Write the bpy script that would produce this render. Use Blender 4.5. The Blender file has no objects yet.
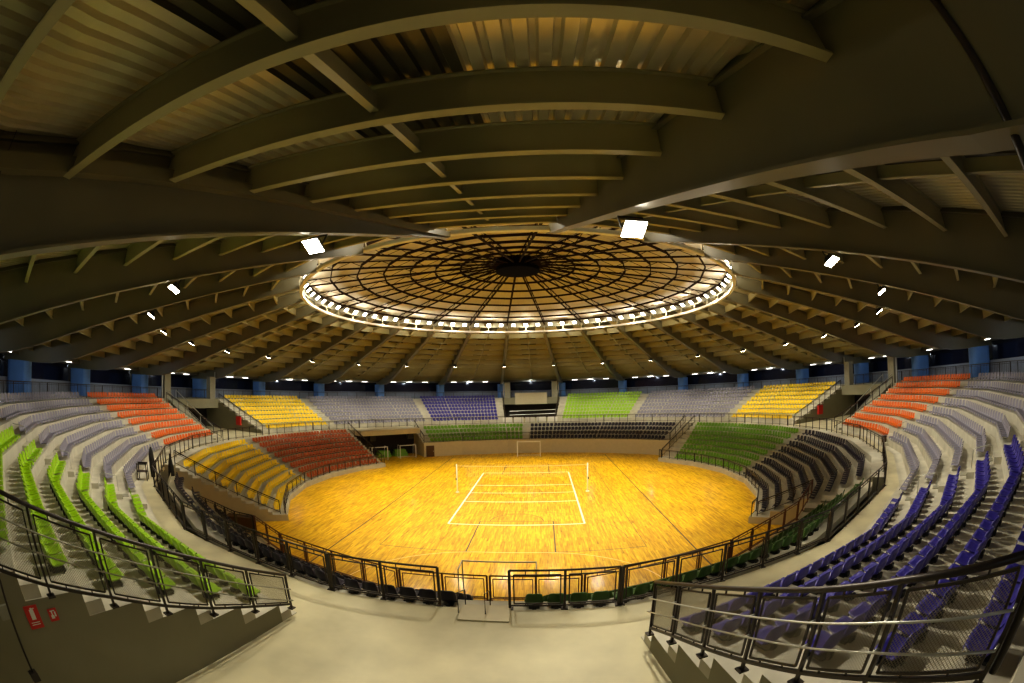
import bpy, math, random
from math import sin, cos, tan, radians, pi, hypot, atan2, degrees, sqrt
from mathutils import Vector, Matrix
random.seed(7)
scene = bpy.context.scene
COL = scene.collection

# ------------------------------------------------------------------ helpers
def V(*a): return Vector(a)
def P(r, az, z):
    a = radians(az)
    return Vector((r*sin(a), r*cos(a), z))
C75 = cos(radians(7.5))
def pr(R, az):
    """radius of a regular 24-sided polygon whose corners lie on the girder lines"""
    mid = 15*round(az/15)
    return R*C75/cos(radians(az-mid))
def PP(R, az, z): return P(pr(R, az), az, z)
def azs(a0, a1, extra=()):
    out = [a0]
    k = math.floor((a0-7.5)/15)*15+7.5
    while k < a1:
        if k > a0+1e-6: out.append(k)
        k += 15
    out += [e for e in extra if a0 < e < a1]
    out.append(a1)
    return sorted(set(round(x, 5) for x in out))

class MB:
    def __init__(s): s.v = []; s.f = []; s.m = []; s.cur = 0
    def quad(s, a, b, c, d):
        i = len(s.v); s.v += [a, b, c, d]; s.f.append((i, i+1, i+2, i+3)); s.m.append(s.cur)
    def poly(s, pts):
        i = len(s.v); s.v += list(pts); s.f.append(tuple(range(i, i+len(pts)))); s.m.append(s.cur)
    def hexa(s, c):
        i = len(s.v); s.v += list(c)
        for f in ((0,3,2,1),(4,5,6,7),(0,1,5,4),(1,2,6,5),(2,3,7,6),(3,0,4,7)):
            s.f.append(tuple(i+k for k in f)); s.m.append(s.cur)
    def box(s, c, sz, az=0.0):
        """box centred at c; its local y axis points along azimuth az"""
        a = radians(az); X = V(cos(a), -sin(a), 0); Y = V(sin(a), cos(a), 0); Z = V(0, 0, 1)
        hx, hy, hz = sz[0]/2, sz[1]/2, sz[2]/2
        s.hexa([c+X*x+Y*y+Z*z for z in (-hz, hz) for x, y in ((-hx,-hy),(hx,-hy),(hx,hy),(-hx,hy))])
    def bar(s, p, q, w, h=None, up=None):
        h = h or w; d = (q-p)
        if d.length < 1e-6: return
        d.normalize()
        up = up or V(0, 0, 1)
        if abs(d.dot(up)) > .99: up = V(p.x, p.y, 0).normalized() if hypot(p.x, p.y) > .1 else V(0, 1, 0)
        X = d.cross(up).normalized()*(w/2); Y = X.cross(d).normalized()*(h/2)
        s.hexa([p-X-Y, p+X-Y, p+X+Y, p-X+Y, q-X-Y, q+X-Y, q+X+Y, q-X+Y])
    def tube(s, pts, r, n=8, caps=True):
        rings = []
        for k, p in enumerate(pts):
            d = (pts[min(k+1, len(pts)-1)]-pts[max(k-1, 0)]).normalized()
            up = V(0, 0, 1) if abs(d.z) < .95 else V(0, 1, 0)
            X = d.cross(up).normalized(); Y = X.cross(d).normalized()
            i = len(s.v)
            rr = r[k] if isinstance(r, (list, tuple)) else r
            s.v += [p+X*cos(2*pi*j/n)*rr+Y*sin(2*pi*j/n)*rr for j in range(n)]
            rings.append(i)
        for a, b in zip(rings, rings[1:]):
            for j in range(n):
                s.f.append((a+j, a+(j+1) % n, b+(j+1) % n, b+j)); s.m.append(s.cur)
        if caps:
            s.f.append(tuple(rings[0]+j for j in range(n))[::-1]); s.m.append(s.cur)
            s.f.append(tuple(rings[-1]+j for j in range(n))); s.m.append(s.cur)
    def mesh(s, name, mats, smooth=False):
        me = bpy.data.meshes.new(name)
        me.from_pydata([tuple(v) for v in s.v], [], s.f)
        for m in mats: me.materials.append(m)
        if len(mats) > 1: me.polygons.foreach_set('material_index', s.m)
        if smooth: me.polygons.foreach_set('use_smooth', [True]*len(me.polygons))
        me.update()
        return me
    def build(s, name, mats, parent=None, smooth=False, label=None, cat=None, group=None, kind=None, loc=None):
        if not isinstance(mats, (list, tuple)): mats = [mats]
        if loc is not None: s.v = [v-loc for v in s.v]
        o = bpy.data.objects.new(name, s.mesh(name, mats, smooth)); COL.objects.link(o)
        if loc is not None: o.location = loc
        if parent is not None: o.parent = parent
        tag(o, label, cat, group, kind)
        return o
def tag(o, label=None, cat=None, group=None, kind=None):
    if label: o['label'] = label
    if cat: o['category'] = cat
    if group: o['group'] = group
    if kind: o['kind'] = kind
    return o
def thing(name, label, cat, loc=(0, 0, 0), rz=0, group=None):
    o = bpy.data.objects.new(name, None); COL.objects.link(o)
    o.empty_display_size = .2
    o.location = loc; o.rotation_euler = (0, 0, rz)
    return tag(o, label, cat, group)
ORD = ['zeroth','first','second','third','fourth','fifth','sixth','seventh','eighth','ninth','tenth','eleventh','twelfth','thirteenth','fourteenth','fifteenth','sixteenth','seventeenth','eighteenth','nineteenth','twentieth']
def nth(n):
    if n <= 20: return ORD[n]
    return str(n)+('th' if n % 100 in (11, 12, 13) else {1:'st', 2:'nd', 3:'rd'}.get(n % 10, 'th'))

# ------------------------------------------------------------------ materials
def mat(name, col, rough=.6, metal=0.0, noise=0.0, nscale=3.0, bump=0.0, coat=0.0, spec=.5, emis=None, estr=0):
    m = bpy.data.materials.new(name); m.use_nodes = True
    nt = m.node_tree; b = nt.nodes['Principled BSDF']
    b.inputs['Base Color'].default_value = (*col, 1)
    b.inputs['Roughness'].default_value = rough; b.inputs['Metallic'].default_value = metal
    b.inputs['Specular IOR Level'].default_value = spec
    b.inputs['Coat Weight'].default_value = coat
    if emis: b.inputs['Emission Color'].default_value = (*emis, 1); b.inputs['Emission Strength'].default_value = estr
    if noise or bump:
        tc = nt.nodes.new('ShaderNodeTexCoord')
        n = nt.nodes.new('ShaderNodeTexNoise'); n.inputs['Scale'].default_value = nscale; n.inputs['Detail'].default_value = 6
        nt.links.new(tc.outputs['Object'], n.inputs['Vector'])
        if noise:
            r = nt.nodes.new('ShaderNodeMapRange'); r.inputs['From Min'].default_value = .3; r.inputs['From Max'].default_value = .7
            r.inputs['To Min'].default_value = 1-noise; r.inputs['To Max'].default_value = 1+noise*.6
            mx = nt.nodes.new('ShaderNodeVectorMath'); mx.operation = 'SCALE'; mx.inputs[0].default_value = col
            nt.links.new(n.outputs['Fac'], r.inputs['Value']); nt.links.new(r.outputs[0], mx.inputs['Scale'])
            nt.links.new(mx.outputs[0], b.inputs['Base Color'])
        if bump:
            bm = nt.nodes.new('ShaderNodeBump'); bm.inputs['Strength'].default_value = bump; bm.inputs['Distance'].default_value = .02
            nt.links.new(n.outputs['Fac'], bm.inputs['Height']); nt.links.new(bm.outputs[0], b.inputs['Normal'])
    return m
M = {}
M['concrete'] = mat('concrete', (.46, .42, .30), .75, noise=.22, nscale=.9, bump=.1)
M['tread'] = mat('tread_concrete', (.54, .51, .41), .75, noise=.15, nscale=1.5)
M['walk'] = mat('walkway_concrete', (.56, .51, .33), .5, noise=.22, nscale=.7)
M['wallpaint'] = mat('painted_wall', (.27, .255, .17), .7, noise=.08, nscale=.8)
M['fieldwall'] = mat('field_wall_paint', (.56, .50, .34), .6, noise=.05)
M['steel'] = mat('girder_paint', (.19, .172, .10), .42, noise=.12, nscale=.5)
M['purlin'] = mat('purlin_paint', (.40, .375, .21), .45, noise=.1, nscale=.5)
M['deck'] = mat('deck_sheet', (.68, .61, .40), .36, metal=.4, noise=.2, nscale=.6)
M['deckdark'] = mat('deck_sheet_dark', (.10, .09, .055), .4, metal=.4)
M['dome'] = mat('dome_sheet', (.60, .57, .49), .6, noise=.1, nscale=.4)
M['truss'] = mat('dome_truss', (.020, .010, .004), .8, spec=.1)
M['hub'] = mat('dome_hub', (.003, .002, .002), .9, spec=.05)
M['white'] = mat('white_paint', (.8, .8, .76), .4)
M['rail'] = mat('dark_rail', (.045, .036, .03), .4, metal=.3)
M['railred'] = mat('brown_rail', (.16, .06, .03), .45, metal=.2)
M['pipe'] = mat('grey_pipe', (.55, .55, .5), .35, metal=.5)
M['wire'] = mat('wire_mesh', (.30, .27, .19), .5)
M['pillar'] = mat('blue_pillar', (.13, .28, .62), .5, noise=.12, nscale=.8)
M['col'] = mat('column_concrete', (.30, .29, .22), .7, noise=.1)
M['parapet'] = mat('parapet', (.20, .22, .26), .7, noise=.1)
M['night'] = mat('night_glass', (.006, .007, .02), .15)
M['soffit'] = mat('soffit', (.22, .2, .15), .7)
M['lens'] = mat('lamp_lens', (1, 1, 1), .3, emis=(1, .93, .78), estr=30)
M['lensfar'] = mat('ring_lens', (1, 1, 1), .3, emis=(1, .93, .76), estr=9)
M['tubelight'] = mat('tube_lens', (1, 1, 1), .3, emis=(1, .96, .88), estr=6)
M['lampbody'] = mat('lamp_housing', (.05, .05, .05), .4, metal=.6)
M['redsign'] = mat('red_sign', (.62, .03, .02), .5)
M['bracket'] = mat('seat_bracket', (.03, .03, .03), .5)
M['brown'] = mat('brown_door', (.09, .045, .015), .5)
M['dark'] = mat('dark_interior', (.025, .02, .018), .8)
M['cloth'] = mat('dark_cloth', (.03, .028, .025), .9, noise=.3, nscale=8)
M['greenpad'] = mat('green_pad', (.2, .42, .06), .7)
M['blackline'] = mat('dark_line', (.07, .03, .01), .4)
M['whiteline'] = mat('white_line', (.95, .9, .75), .35)
M['faintline'] = mat('faint_line', (.95, .66, .22), .35)
M['net'] = mat('net_cord', (.7, .66, .5), .7)
SEAT = {'green': (.29, .50, .008), 'orange': (.62, .125, .007), 'yellow': (.86, .62, .008), 'grey': (.25, .24, .30),
        'blue': (.038, .030, .235), 'black': (.022, .018, .035), 'dark green': (.045, .12, .018), 'deep green': (.15, .33, .010), 'rust': (.42, .085, .010)}
for k, c in SEAT.items(): M['seat_'+k] = mat('seat_'+k.replace(' ', '_'), c, .38, spec=.5)

def wood():
    m = bpy.data.materials.new('court_wood'); m.use_nodes = True
    nt = m.node_tree; N = nt.nodes; L = nt.links; b = N['Principled BSDF']
    tc = N.new('ShaderNodeTexCoord'); sp = N.new('ShaderNodeSeparateXYZ'); cb = N.new('ShaderNodeCombineXYZ')
    L.new(tc.outputs['Object'], sp.inputs[0]); L.new(sp.outputs['Y'], cb.inputs['X']); L.new(sp.outputs['X'], cb.inputs['Y'])
    br = N.new('ShaderNodeTexBrick'); L.new(cb.outputs[0], br.inputs['Vector'])
    br.inputs['Scale'].default_value = 1; br.inputs['Brick Width'].default_value = 1.3; br.inputs['Row Height'].default_value = .13
    br.inputs['Mortar Size'].default_value = .006; br.inputs['Mortar Smooth'].default_value = .2
    br.offset = .37
    br.inputs['Color1'].default_value = (.0, .0, .0, 1); br.inputs['Color2'].default_value = (1, 1, 1, 1); br.inputs['Mortar'].default_value = (.2, .2, .2, 1)
    rmp = N.new('ShaderNodeValToRGB'); e = rmp.color_ramp.elements
    e[0].position = 0; e[0].color = (.30, .125, .003, 1); e[1].position = 1; e[1].color = (1.0, .74, .07, 1)
    for p, c in ((.24, (.58, .30, .006, 1)), (.52, (.76, .435, .009, 1)), (.80, (.90, .58, .018, 1))):
        x = e.new(p); x.color = c
    nz = N.new('ShaderNodeTexNoise'); nz.inputs['Scale'].default_value = .35; nz.inputs['Detail'].default_value = 5
    L.new(tc.outputs['Object'], nz.inputs['Vector'])
    st = N.new('ShaderNodeMapping'); st.inputs['Scale'].default_value = (9, .7, 1); L.new(tc.outputs['Object'], st.inputs['Vector'])
    n2 = N.new('ShaderNodeTexNoise'); n2.inputs['Scale'].default_value = 1.6; n2.inputs['Detail'].default_value = 4; L.new(st.outputs[0], n2.inputs['Vector'])
    a1 = N.new('ShaderNodeMath'); a1.operation = 'MULTIPLY_ADD'; L.new(n2.outputs['Fac'], a1.inputs[0]); a1.inputs[1].default_value = 1.25
    bw = N.new('ShaderNodeRGBToBW'); L.new(br.outputs['Color'], bw.inputs[0])
    a2 = N.new('ShaderNodeMath'); a2.operation = 'MULTIPLY_ADD'; L.new(bw.outputs[0], a2.inputs[0]); a2.inputs[1].default_value = .42; a2.inputs[2].default_value = -.36
    L.new(a2.outputs[0], a1.inputs[2])
    L.new(a1.outputs[0], rmp.inputs[0])
    mr = N.new('ShaderNodeMapRange'); L.new(nz.outputs['Fac'], mr.inputs['Value']); mr.inputs['From Min'].default_value = .3; mr.inputs['From Max'].default_value = .7
    mr.inputs['To Min'].default_value = .82; mr.inputs['To Max'].default_value = 1.12
    sc = N.new('ShaderNodeVectorMath'); sc.operation = 'SCALE'; L.new(rmp.outputs[0], sc.inputs[0]); L.new(mr.outputs[0], sc.inputs['Scale'])
    L.new(sc.outputs[0], b.inputs['Base Color'])
    b.inputs['Roughness'].default_value = .42; b.inputs['Coat Weight'].default_value = .16; b.inputs['Coat Roughness'].default_value = .12; b.inputs['Specular IOR Level'].default_value = .25
    bp = N.new('ShaderNodeBump'); bp.inputs['Strength'].default_value = .25; bp.inputs['Distance'].default_value = .01
    L.new(n2.outputs['Fac'], bp.inputs['Height']); L.new(bp.outputs[0], b.inputs['Normal']); L.new(bp.outputs[0], b.inputs['Coat Normal'])
    return m
M['wood'] = wood()

# ------------------------------------------------------------------ levels
ZC, ZT = 3.8, 7.4            # walkway and upper concourse
RISE, PITCH, R0 = .45, 1.17, 29.55
CAM = V(1.7713, -36.3662, 9.0943)

# ------------------------------------------------------------------ court floor
mb = MB()
mb.poly([PP(30, a, 0) for a in [7.5+15*k for k in range(24)]][::-1])
mb.build('floor', M['wood'], kind='structure')
def flat(mb, p, q, w, z=.004):
    d = (q-p).normalized(); n = V(-d.y, d.x, 0)*(w/2)
    mb.quad(V(p.x-n.x, p.y-n.y, z), V(q.x-n.x, q.y-n.y, z), V(q.x+n.x, q.y+n.y, z), V(p.x+n.x, p.y+n.y, z))
def arc(mb, c, r, a0, a1, w, z, n=28):
    pts = [V(c[0]+r*cos(radians(a0+(a1-a0)*i/n)), c[1]+r*sin(radians(a0+(a1-a0)*i/n)), 0) for i in range(n+1)]
    for p, q in zip(pts, pts[1:]): flat(mb, p, q, w, z)
mb = MB()
for s in (-1, 1):
    flat(mb, V(4.5*s, -9, 0), V(4.5*s, 9, 0), .13); flat(mb, V(-4.5, 9*s, 0), V(4.5, 9*s, 0), .13); flat(mb, V(-4.5, 3*s, 0), V(4.5, 3*s, 0), .12)
flat(mb, V(-4.5, 0, 0), V(4.5, 0, 0), .1)
mb.build('trim_1', M['whiteline'], kind='structure')
mb = MB()
for s in (-1, 1):
    flat(mb, V(10*s, -20, 0), V(10*s, 20, 0), .09, .003)
    for x in (-2.45, 2.45): flat(mb, V(x, -14*s, 0), V(x, -8.2*s, 0), .08, .003)
    flat(mb, V(-2.45, -8.2*s, 0), V(2.45, -8.2*s, 0), .05, .003)
    arc(mb, (0, -8.2*s), 1.8, 0, 180*s, .05, .003)
    arc(mb, (0, -12.4*s), 6.75, 0, 180*s, .03, .003)
    flat(mb, V(-7.5, -14*s, 0), V(7.5, -14*s, 0), .05, .003)
    flat(mb, V(7.5*s, -14, 0), V(7.5*s, 14, 0), .03, .003)
arc(mb, (0, 0), 1.8, 0, 360, .05, .003)
mb.build('trim_2', M['blackline'], kind='structure')
mb = MB()
for s in (-1, 1):
    flat(mb, V(-10, -20*s, 0), V(10, -20*s, 0), .06, .0035)
    flat(mb, V(-1.5, -14*s, 0), V(1.5, -14*s, 0), .07, .0035)
    arc(mb, (-1.5, -20*s), 6, 90*s, 180*s if s > 0 else -180, .06, .0035); arc(mb, (1.5, -20*s), 6, 0, 90*s, .06, .0035)
mb.build('trim_3', M['faintline'], kind='structure')

# ------------------------------------------------------------------ stepped concrete
def terrace(name, prof, a0, a1, zb, caps=(True, True), m=None, capm=None, extra=(), aisles=()):
    """prof: list of (R, z) going outwards; swept over a0..a1"""
    mb = MB(); A = azs(a0, a1, extra)
    for a, b in zip(A, A[1:]):
        for (R, z), (R2, z2) in zip(prof, prof[1:]):
            mb.quad(PP(R, a, z), PP(R, b, z), PP(R2, b, z2), PP(R2, a, z2))
    for do, a in zip(caps, (a0, a1)):
        if not do: continue
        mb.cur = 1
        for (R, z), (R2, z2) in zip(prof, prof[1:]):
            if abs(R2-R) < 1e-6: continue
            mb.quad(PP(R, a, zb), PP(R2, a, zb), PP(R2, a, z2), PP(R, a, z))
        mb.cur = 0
    # half steps in the aisles
    for (ca, w, rows) in aisles:
        for (Ro, zt, dep, h) in rows:
            for R1, R2 in ((Ro-dep, Ro),):
                h0, h1 = ca-degrees(w/2/Ro), ca+degrees(w/2/Ro)
                h0, h1 = max(h0, a0), min(h1, a1)
                c = [PP(R1, h0, zt), PP(R1, h1, zt), PP(R2, h1, zt), PP(R2, h0, zt)]
                mb.hexa(c+[p+V(0, 0, h) for p in c])
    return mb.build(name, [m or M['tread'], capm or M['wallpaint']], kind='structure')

def up_rows(): return [(R0+PITCH*k, ZC+RISE*k) for k in range(8)]       # outer edge, tread height
UP = up_rows()
prof_up = [(29.0, ZC+.02)]
for k, (Ro, z) in enumerate(UP):
    prof_up += [(Ro, z+.02 if k == 0 else z), (Ro, z+RISE if k < 7 else ZT)]
prof_up += [(44.6, ZT)]
half = [(Ro, z, .36, RISE/2) for Ro, z in UP]
UPSEC = [(-172.5, -97.5), (-82.5, -7.5), (7.5, 82.5), (97.5, 172.5)]
for i, (a0, a1) in enumerate(UPSEC):
    ai = [(a0+.98, 1.15, half), (a1-.98, 1.15, half)]
    ai += [(c, 1.15, half) for c in (-150, -120, -60, -30, 30, 60, 120, 150) if a0 < c < a1]
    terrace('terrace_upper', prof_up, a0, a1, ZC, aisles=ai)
# step nosings as dark lines on the aisle steps
# walkway ring
mb = MB(); A = azs(-180, 180)
def rin(a):
    """inner edge of the walkway: it bulges inwards in front of the near opening"""
    a = (a+180) % 360-180; d = 180-abs(a)
    t = 1 if d <= 7.5 else (max(0, 1-(d-7.5)/15)*.6+0 if d < 22.5 else 0)
    if 7.5 < d <= 22.5: return 27.45+(d-7.5)/15*.6
    if d <= 7.5: return 27.45
    if d < 37.5: return 28.05+(d-22.5)/15*.2
    return 28.25
for a, b in zip(A, A[1:]):
    i0, i1 = PP(rin(a), a, ZC), PP(rin(b), b, ZC)
    mb.quad(i0, i1, PP(30, b, ZC), PP(30, a, ZC))
    mb.quad(i0-V(0, 0, .35), i1-V(0, 0, .35), i1, i0)
    mb.quad(PP(30, a, ZC-.35), PP(30, b, ZC-.35), i1-V(0, 0, .35), i0-V(0, 0, .35))
for c in (0, 90, 180, -90):
    mb.quad(PP(30, c-7.5, ZC), PP(30, c+7.5, ZC), PP(44, c+7.5, ZC), PP(44, c-7.5, ZC))
mb.build('floor_walkway', M['walk'], kind='structure')
# upper concourse across the openings (bridges), their back walls
for c in (0, 90, 180, -90):
    mb = MB()
    q = [PP(37.74, c-7.5, 6.3), PP(37.74, c+7.5, 6.3), PP(44.6, c+7.5, 6.3), PP(44.6, c-7.5, 6.3)]
    mb.hexa(q+[p+V(0, 0, ZT-6.3) for p in q])
    mb.build('floor_bridge', M['wallpaint'], kind='structure')
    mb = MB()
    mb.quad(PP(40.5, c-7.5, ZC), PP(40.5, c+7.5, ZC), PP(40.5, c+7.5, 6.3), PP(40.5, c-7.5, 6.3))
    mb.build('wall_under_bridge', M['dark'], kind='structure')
# outer wall : parapet, glazed band, soffit
mb = MB(); mb2 = MB(); mb3 = MB(); A = [7.5+15*k for k in range(25)]
for a, b in zip(A, A[1:]):
    mb.quad(PP(43.6, a, ZT), PP(43.6, b, ZT), PP(43.6, b, 8.6), PP(43.6, a, 8.6))
    mb.quad(PP(43.6, a, 8.6), PP(43.6, b, 8.6), PP(43.8, b, 8.6), PP(43.8, a, 8.6))
    mb2.quad(PP(44.3, a, 8.3), PP(44.3, b, 8.3), PP(44.3, b, 11.6), PP(44.3, a, 11.6))
    mb3.quad(PP(42.3, a, 10.25), PP(42.3, b, 10.25), PP(44.4, b, 10.15), PP(44.4, a, 10.15))
    mb3.quad(PP(42.3, a, 10.25), PP(42.3, b, 10.25), PP(42.3, b, 10.5), PP(42.3, a, 10.5))
mb.build('wall_outer_parapet', M['parapet'], kind='structure')
mb2.build('window_1', M['night'], kind='structure')
mb3.build('ceiling_soffit', M['soffit'], kind='structure')

# lower side stands
LR = [(19.95+.93*(k+1), .45+.42*k) for k in range(8)]
prof_low = [(19.45, 0), (19.45, .45)]
for k, (Ro, z) in enumerate(LR):
    prof_low += [(Ro, z), (Ro, z+.42 if k < 7 else ZC)]
prof_low += [(28.25, ZC)]
halfl = [(Ro, z, .3, .21) for Ro, z in LR]
terrace('terrace_lower', prof_low, -129, -57, 0, capm=M['fieldwall'], aisles=[(-94, 1.0, halfl), (-57.8, .8, halfl), (-128.2, .8, halfl)])
terrace('terrace_lower', prof_low, 51.5, 131, 0, capm=M['fieldwall'], aisles=[(92.3, 1.0, halfl)])
terrace('terrace_lower', [(23.67, 1.5)]+[(x, z) for x, z in prof_low if x > 23.6 and z > 1.9], 131, 139, 0, aisles=[])
# near and far blocks over a field wall
NR = [(23.6+.98*(k+1), 1.9+.475*k) for k in range(4)]
NN = [(23.6+.98*(k+1), 1.9+.55*k) for k in range(4)]
prof_near = [(23.6, 0), (23.6, 1.9)]
for k, (Ro, z) in enumerate(NN): prof_near += [(Ro, z), (Ro, z+.55 if k < 3 else ZC)]
prof_nf = [(23.6, 0), (23.6, 1.9)]
for k, (Ro, z) in enumerate(NR): prof_nf += [(Ro, z), (Ro, z+.475)]
prof_nf[-1] = (prof_nf[-1][0], ZC); prof_far = prof_nf+[(28.3, ZC)]
halfn = [(Ro, z, .3, .24) for Ro, z in NR]
terrace('terrace_far', prof_far, -36, 49, 0, capm=M['fieldwall'], aisles=[(-1, 1.1, halfn), (-35, 1.0, halfn), (48, 1.0, halfn)])
terrace('terrace_near', prof_near, 139, 180, 0)
terrace('terrace_near', prof_near, -180, -150, 0, aisles=[])
mb = MB()       # field walls proper
for rng in ((-36, 49), (131, 180), (-180, -150)):
    A = azs(*rng)
    for a, b in zip(A, A[1:]):
        q = [PP(23.5, a, 0), PP(23.5, b, 0), PP(23.62, b, 0), PP(23.62, a, 0)]
        mb.hexa(q+[p+V(0, 0, 1.92) for p in q])
mb.build('wall_field', M['fieldwall'], kind='structure')
# far right stair block between green stand and far block
terrace('terrace_stair', [(21.5, 0)]+[(21.5+.42*k+j*.42, .27*(k+1)) for k in range(14) for j in (0, 1)]+[(28.3, ZC)], 49.3, 51.3, 0, m=M['concrete'])
# left near wedge beside the tunnel: stepped dark-seat block whose edge runs outwards
TE = [V(-10.6, -21.0, 0), V(-12.9, -20.3, 0), V(-14.9, -19.7, 0), V(-17.0, -19.2, 0), V(-19.4, -18.6, 0)]
mb = MB()
def onray(az, r): return V(r*sin(radians(az)), r*cos(radians(az)), 0)
wed = []
for t in TE:
    az = degrees(atan2(t.x, t.y)); r = hypot(t.x, t.y); wed.append((az, r))
wed = [(-150, pr(23.6, -150))]+wed[1:]
for (a, r1), (b, r2) in zip(wed, wed[1:]):
    mb.cur = 1
    mb.quad(P(r1, a, 0), P(r2, b, 0), P(r2, b, 1.9), P(r1, a, 1.9))
    mb.cur = 0
    lo = 1.9
    prev = [(r1, 1.9), (r2, 1.9)]
    for k, (Ro, z) in enumerate(NN):
        Ra, Rb = max(pr(Ro, a), r1), max(pr(Ro, b), r2)
        mb.quad(P(prev[0][0], a, z), P(prev[1][0], b, z), P(Rb, b, z), P(Ra, a, z))
        z2 = z+.55 if k < 3 else ZC
        mb.quad(P(Ra, a, z), P(Rb, b, z), P(Rb, b, z2), P(Ra, a, z2))
        prev = [(Ra, 0), (Rb, 0)]
a = wed[-1][0]
mb.cur = 1; mb.quad(P(wed[-1][1], a, 0), P(28.2, a, 0), P(28.2, a, ZC), P(wed[-1][1], a, ZC))
mb.build('terrace_near', [M['concrete'], M['fieldwall']], kind='structure')
# tunnel backs
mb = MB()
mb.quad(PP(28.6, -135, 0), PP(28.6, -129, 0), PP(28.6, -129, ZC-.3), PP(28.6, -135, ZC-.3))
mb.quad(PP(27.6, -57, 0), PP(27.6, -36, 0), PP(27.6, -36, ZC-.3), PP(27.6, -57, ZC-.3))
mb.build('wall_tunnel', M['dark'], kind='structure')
mb = MB()
q = [PP(24.6, -56.8, 3.15), PP(24.6, -36.2, 3.15), PP(28.3, -36.2, 3.15), PP(28.3, -56.8, 3.15)]
mb.hexa(q+[p+V(0, 0, .65) for p in q])
mb.build('floor_tunnel_roof', M['fieldwall'], kind='structure')

# ------------------------------------------------------------------ roof
def zb(r):      # underside of the radial girders
    z = 15.56-.318*(r-19.2)
    if r > 35: z = 10.54-.318*(r-35)+.035*(r-35)**2 if r < 39.5 else 9.82
    return z
def zp(r): return 15.91-.272*(min(r, 36)-19.2)-.165*max(0, r-36)        # underside of purlins
def zd(r): return zp(r)+.67                 # deck
RGI, RGO = 18.3, 44.2
GIRD = [7.5+15*k-180 for k in range(24)]
def near_words(az):
    """plain description of a bearing seen from the near opening"""
    az = (az+180) % 360-180
    side = 'right' if az > 0 else 'left'
    return side, abs(az)
def girder(az, idx):
    side, m = near_words(az)
    n = int(round((180-m-7.5)/15))+1
    t = thing('roof_girder', 'olive painted tapering radial roof girder, %s on the %s counted from the near opening' % (nth(n), side), 'girder', P(RGI, az, 0), 0, 'radial roof girders')
    L = P(RGI, az, 0)
    a = radians(az); T = V(cos(a), -sin(a), 0)
    rs = [RGI+(RGO-RGI)*i/18 for i in range(19)]
    mb = MB()
    for r, r2 in zip(rs, rs[1:]):
        for (za, zb_, w) in ((lambda x: zb(x)+.03, lambda x: zd(x)+.09, .03),):
            c = []
            for rr in (r, r2):
                for zz in (za(rr), zb_(rr)):
                    c.append((rr, zz))
            p00, p01, p10, p11 = [P(rr, az, zz)-L for rr, zz in c]
            mb.hexa([p00-T*w, p00+T*w, p10+T*w, p10-T*w, p01-T*w, p01+T*w, p11+T*w, p11-T*w])
    for rr in (24.4, 30.5, 36.6):
        pass
    mb.build('web', M['steel'], t)
    mb = MB()
    for r, r2 in zip(rs, rs[1:]):
        p, q_ = P(r, az, zb(r))-L, P(r2, az, zb(r2))-L
        mb.hexa([p-T*.20, p+T*.20, q_+T*.20, q_-T*.20, p-T*.20+V(0,0,.04), p+T*.20+V(0,0,.04), q_+T*.20+V(0,0,.04), q_-T*.20+V(0,0,.04)])
    mb.build('bottom_flange', M['steel'], t)
    mb = MB()
    for r, r2 in zip(rs, rs[1:]):
        p, q_ = P(r, az, zd(r)-.16)-L, P(r2, az, zd(r2)-.16)-L
        mb.hexa([p-T*.13, p+T*.13, q_+T*.13, q_-T*.13, p-T*.13+V(0,0,.03), p+T*.13+V(0,0,.03), q_+T*.13+V(0,0,.03), q_-T*.13+V(0,0,.03)])
    mb.build('top_flange', M['steel'], t)
    if abs(az+172.5) < 1:
        mb = MB()
        for r, r2 in zip(rs, rs[1:]):
            p, q_ = P(r, az, zp(r)-.26+.022*max(0, r-22))-L, P(r2, az, zp(r2)-.26+.022*max(0, r2-22))-L
            mb.hexa([p-T*.03, p-T*.27, q_-T*.27, q_-T*.03]+[v+V(0, 0, .24) for v in (p-T*.03, p-T*.27, q_-T*.27, q_-T*.03)])
        mb.v = [v if True else v for v in mb.v]
        mb.build('side_ledge', M['steel'], t)
    return t
for i, az in enumerate(GIRD): girder(az, i)

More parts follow.
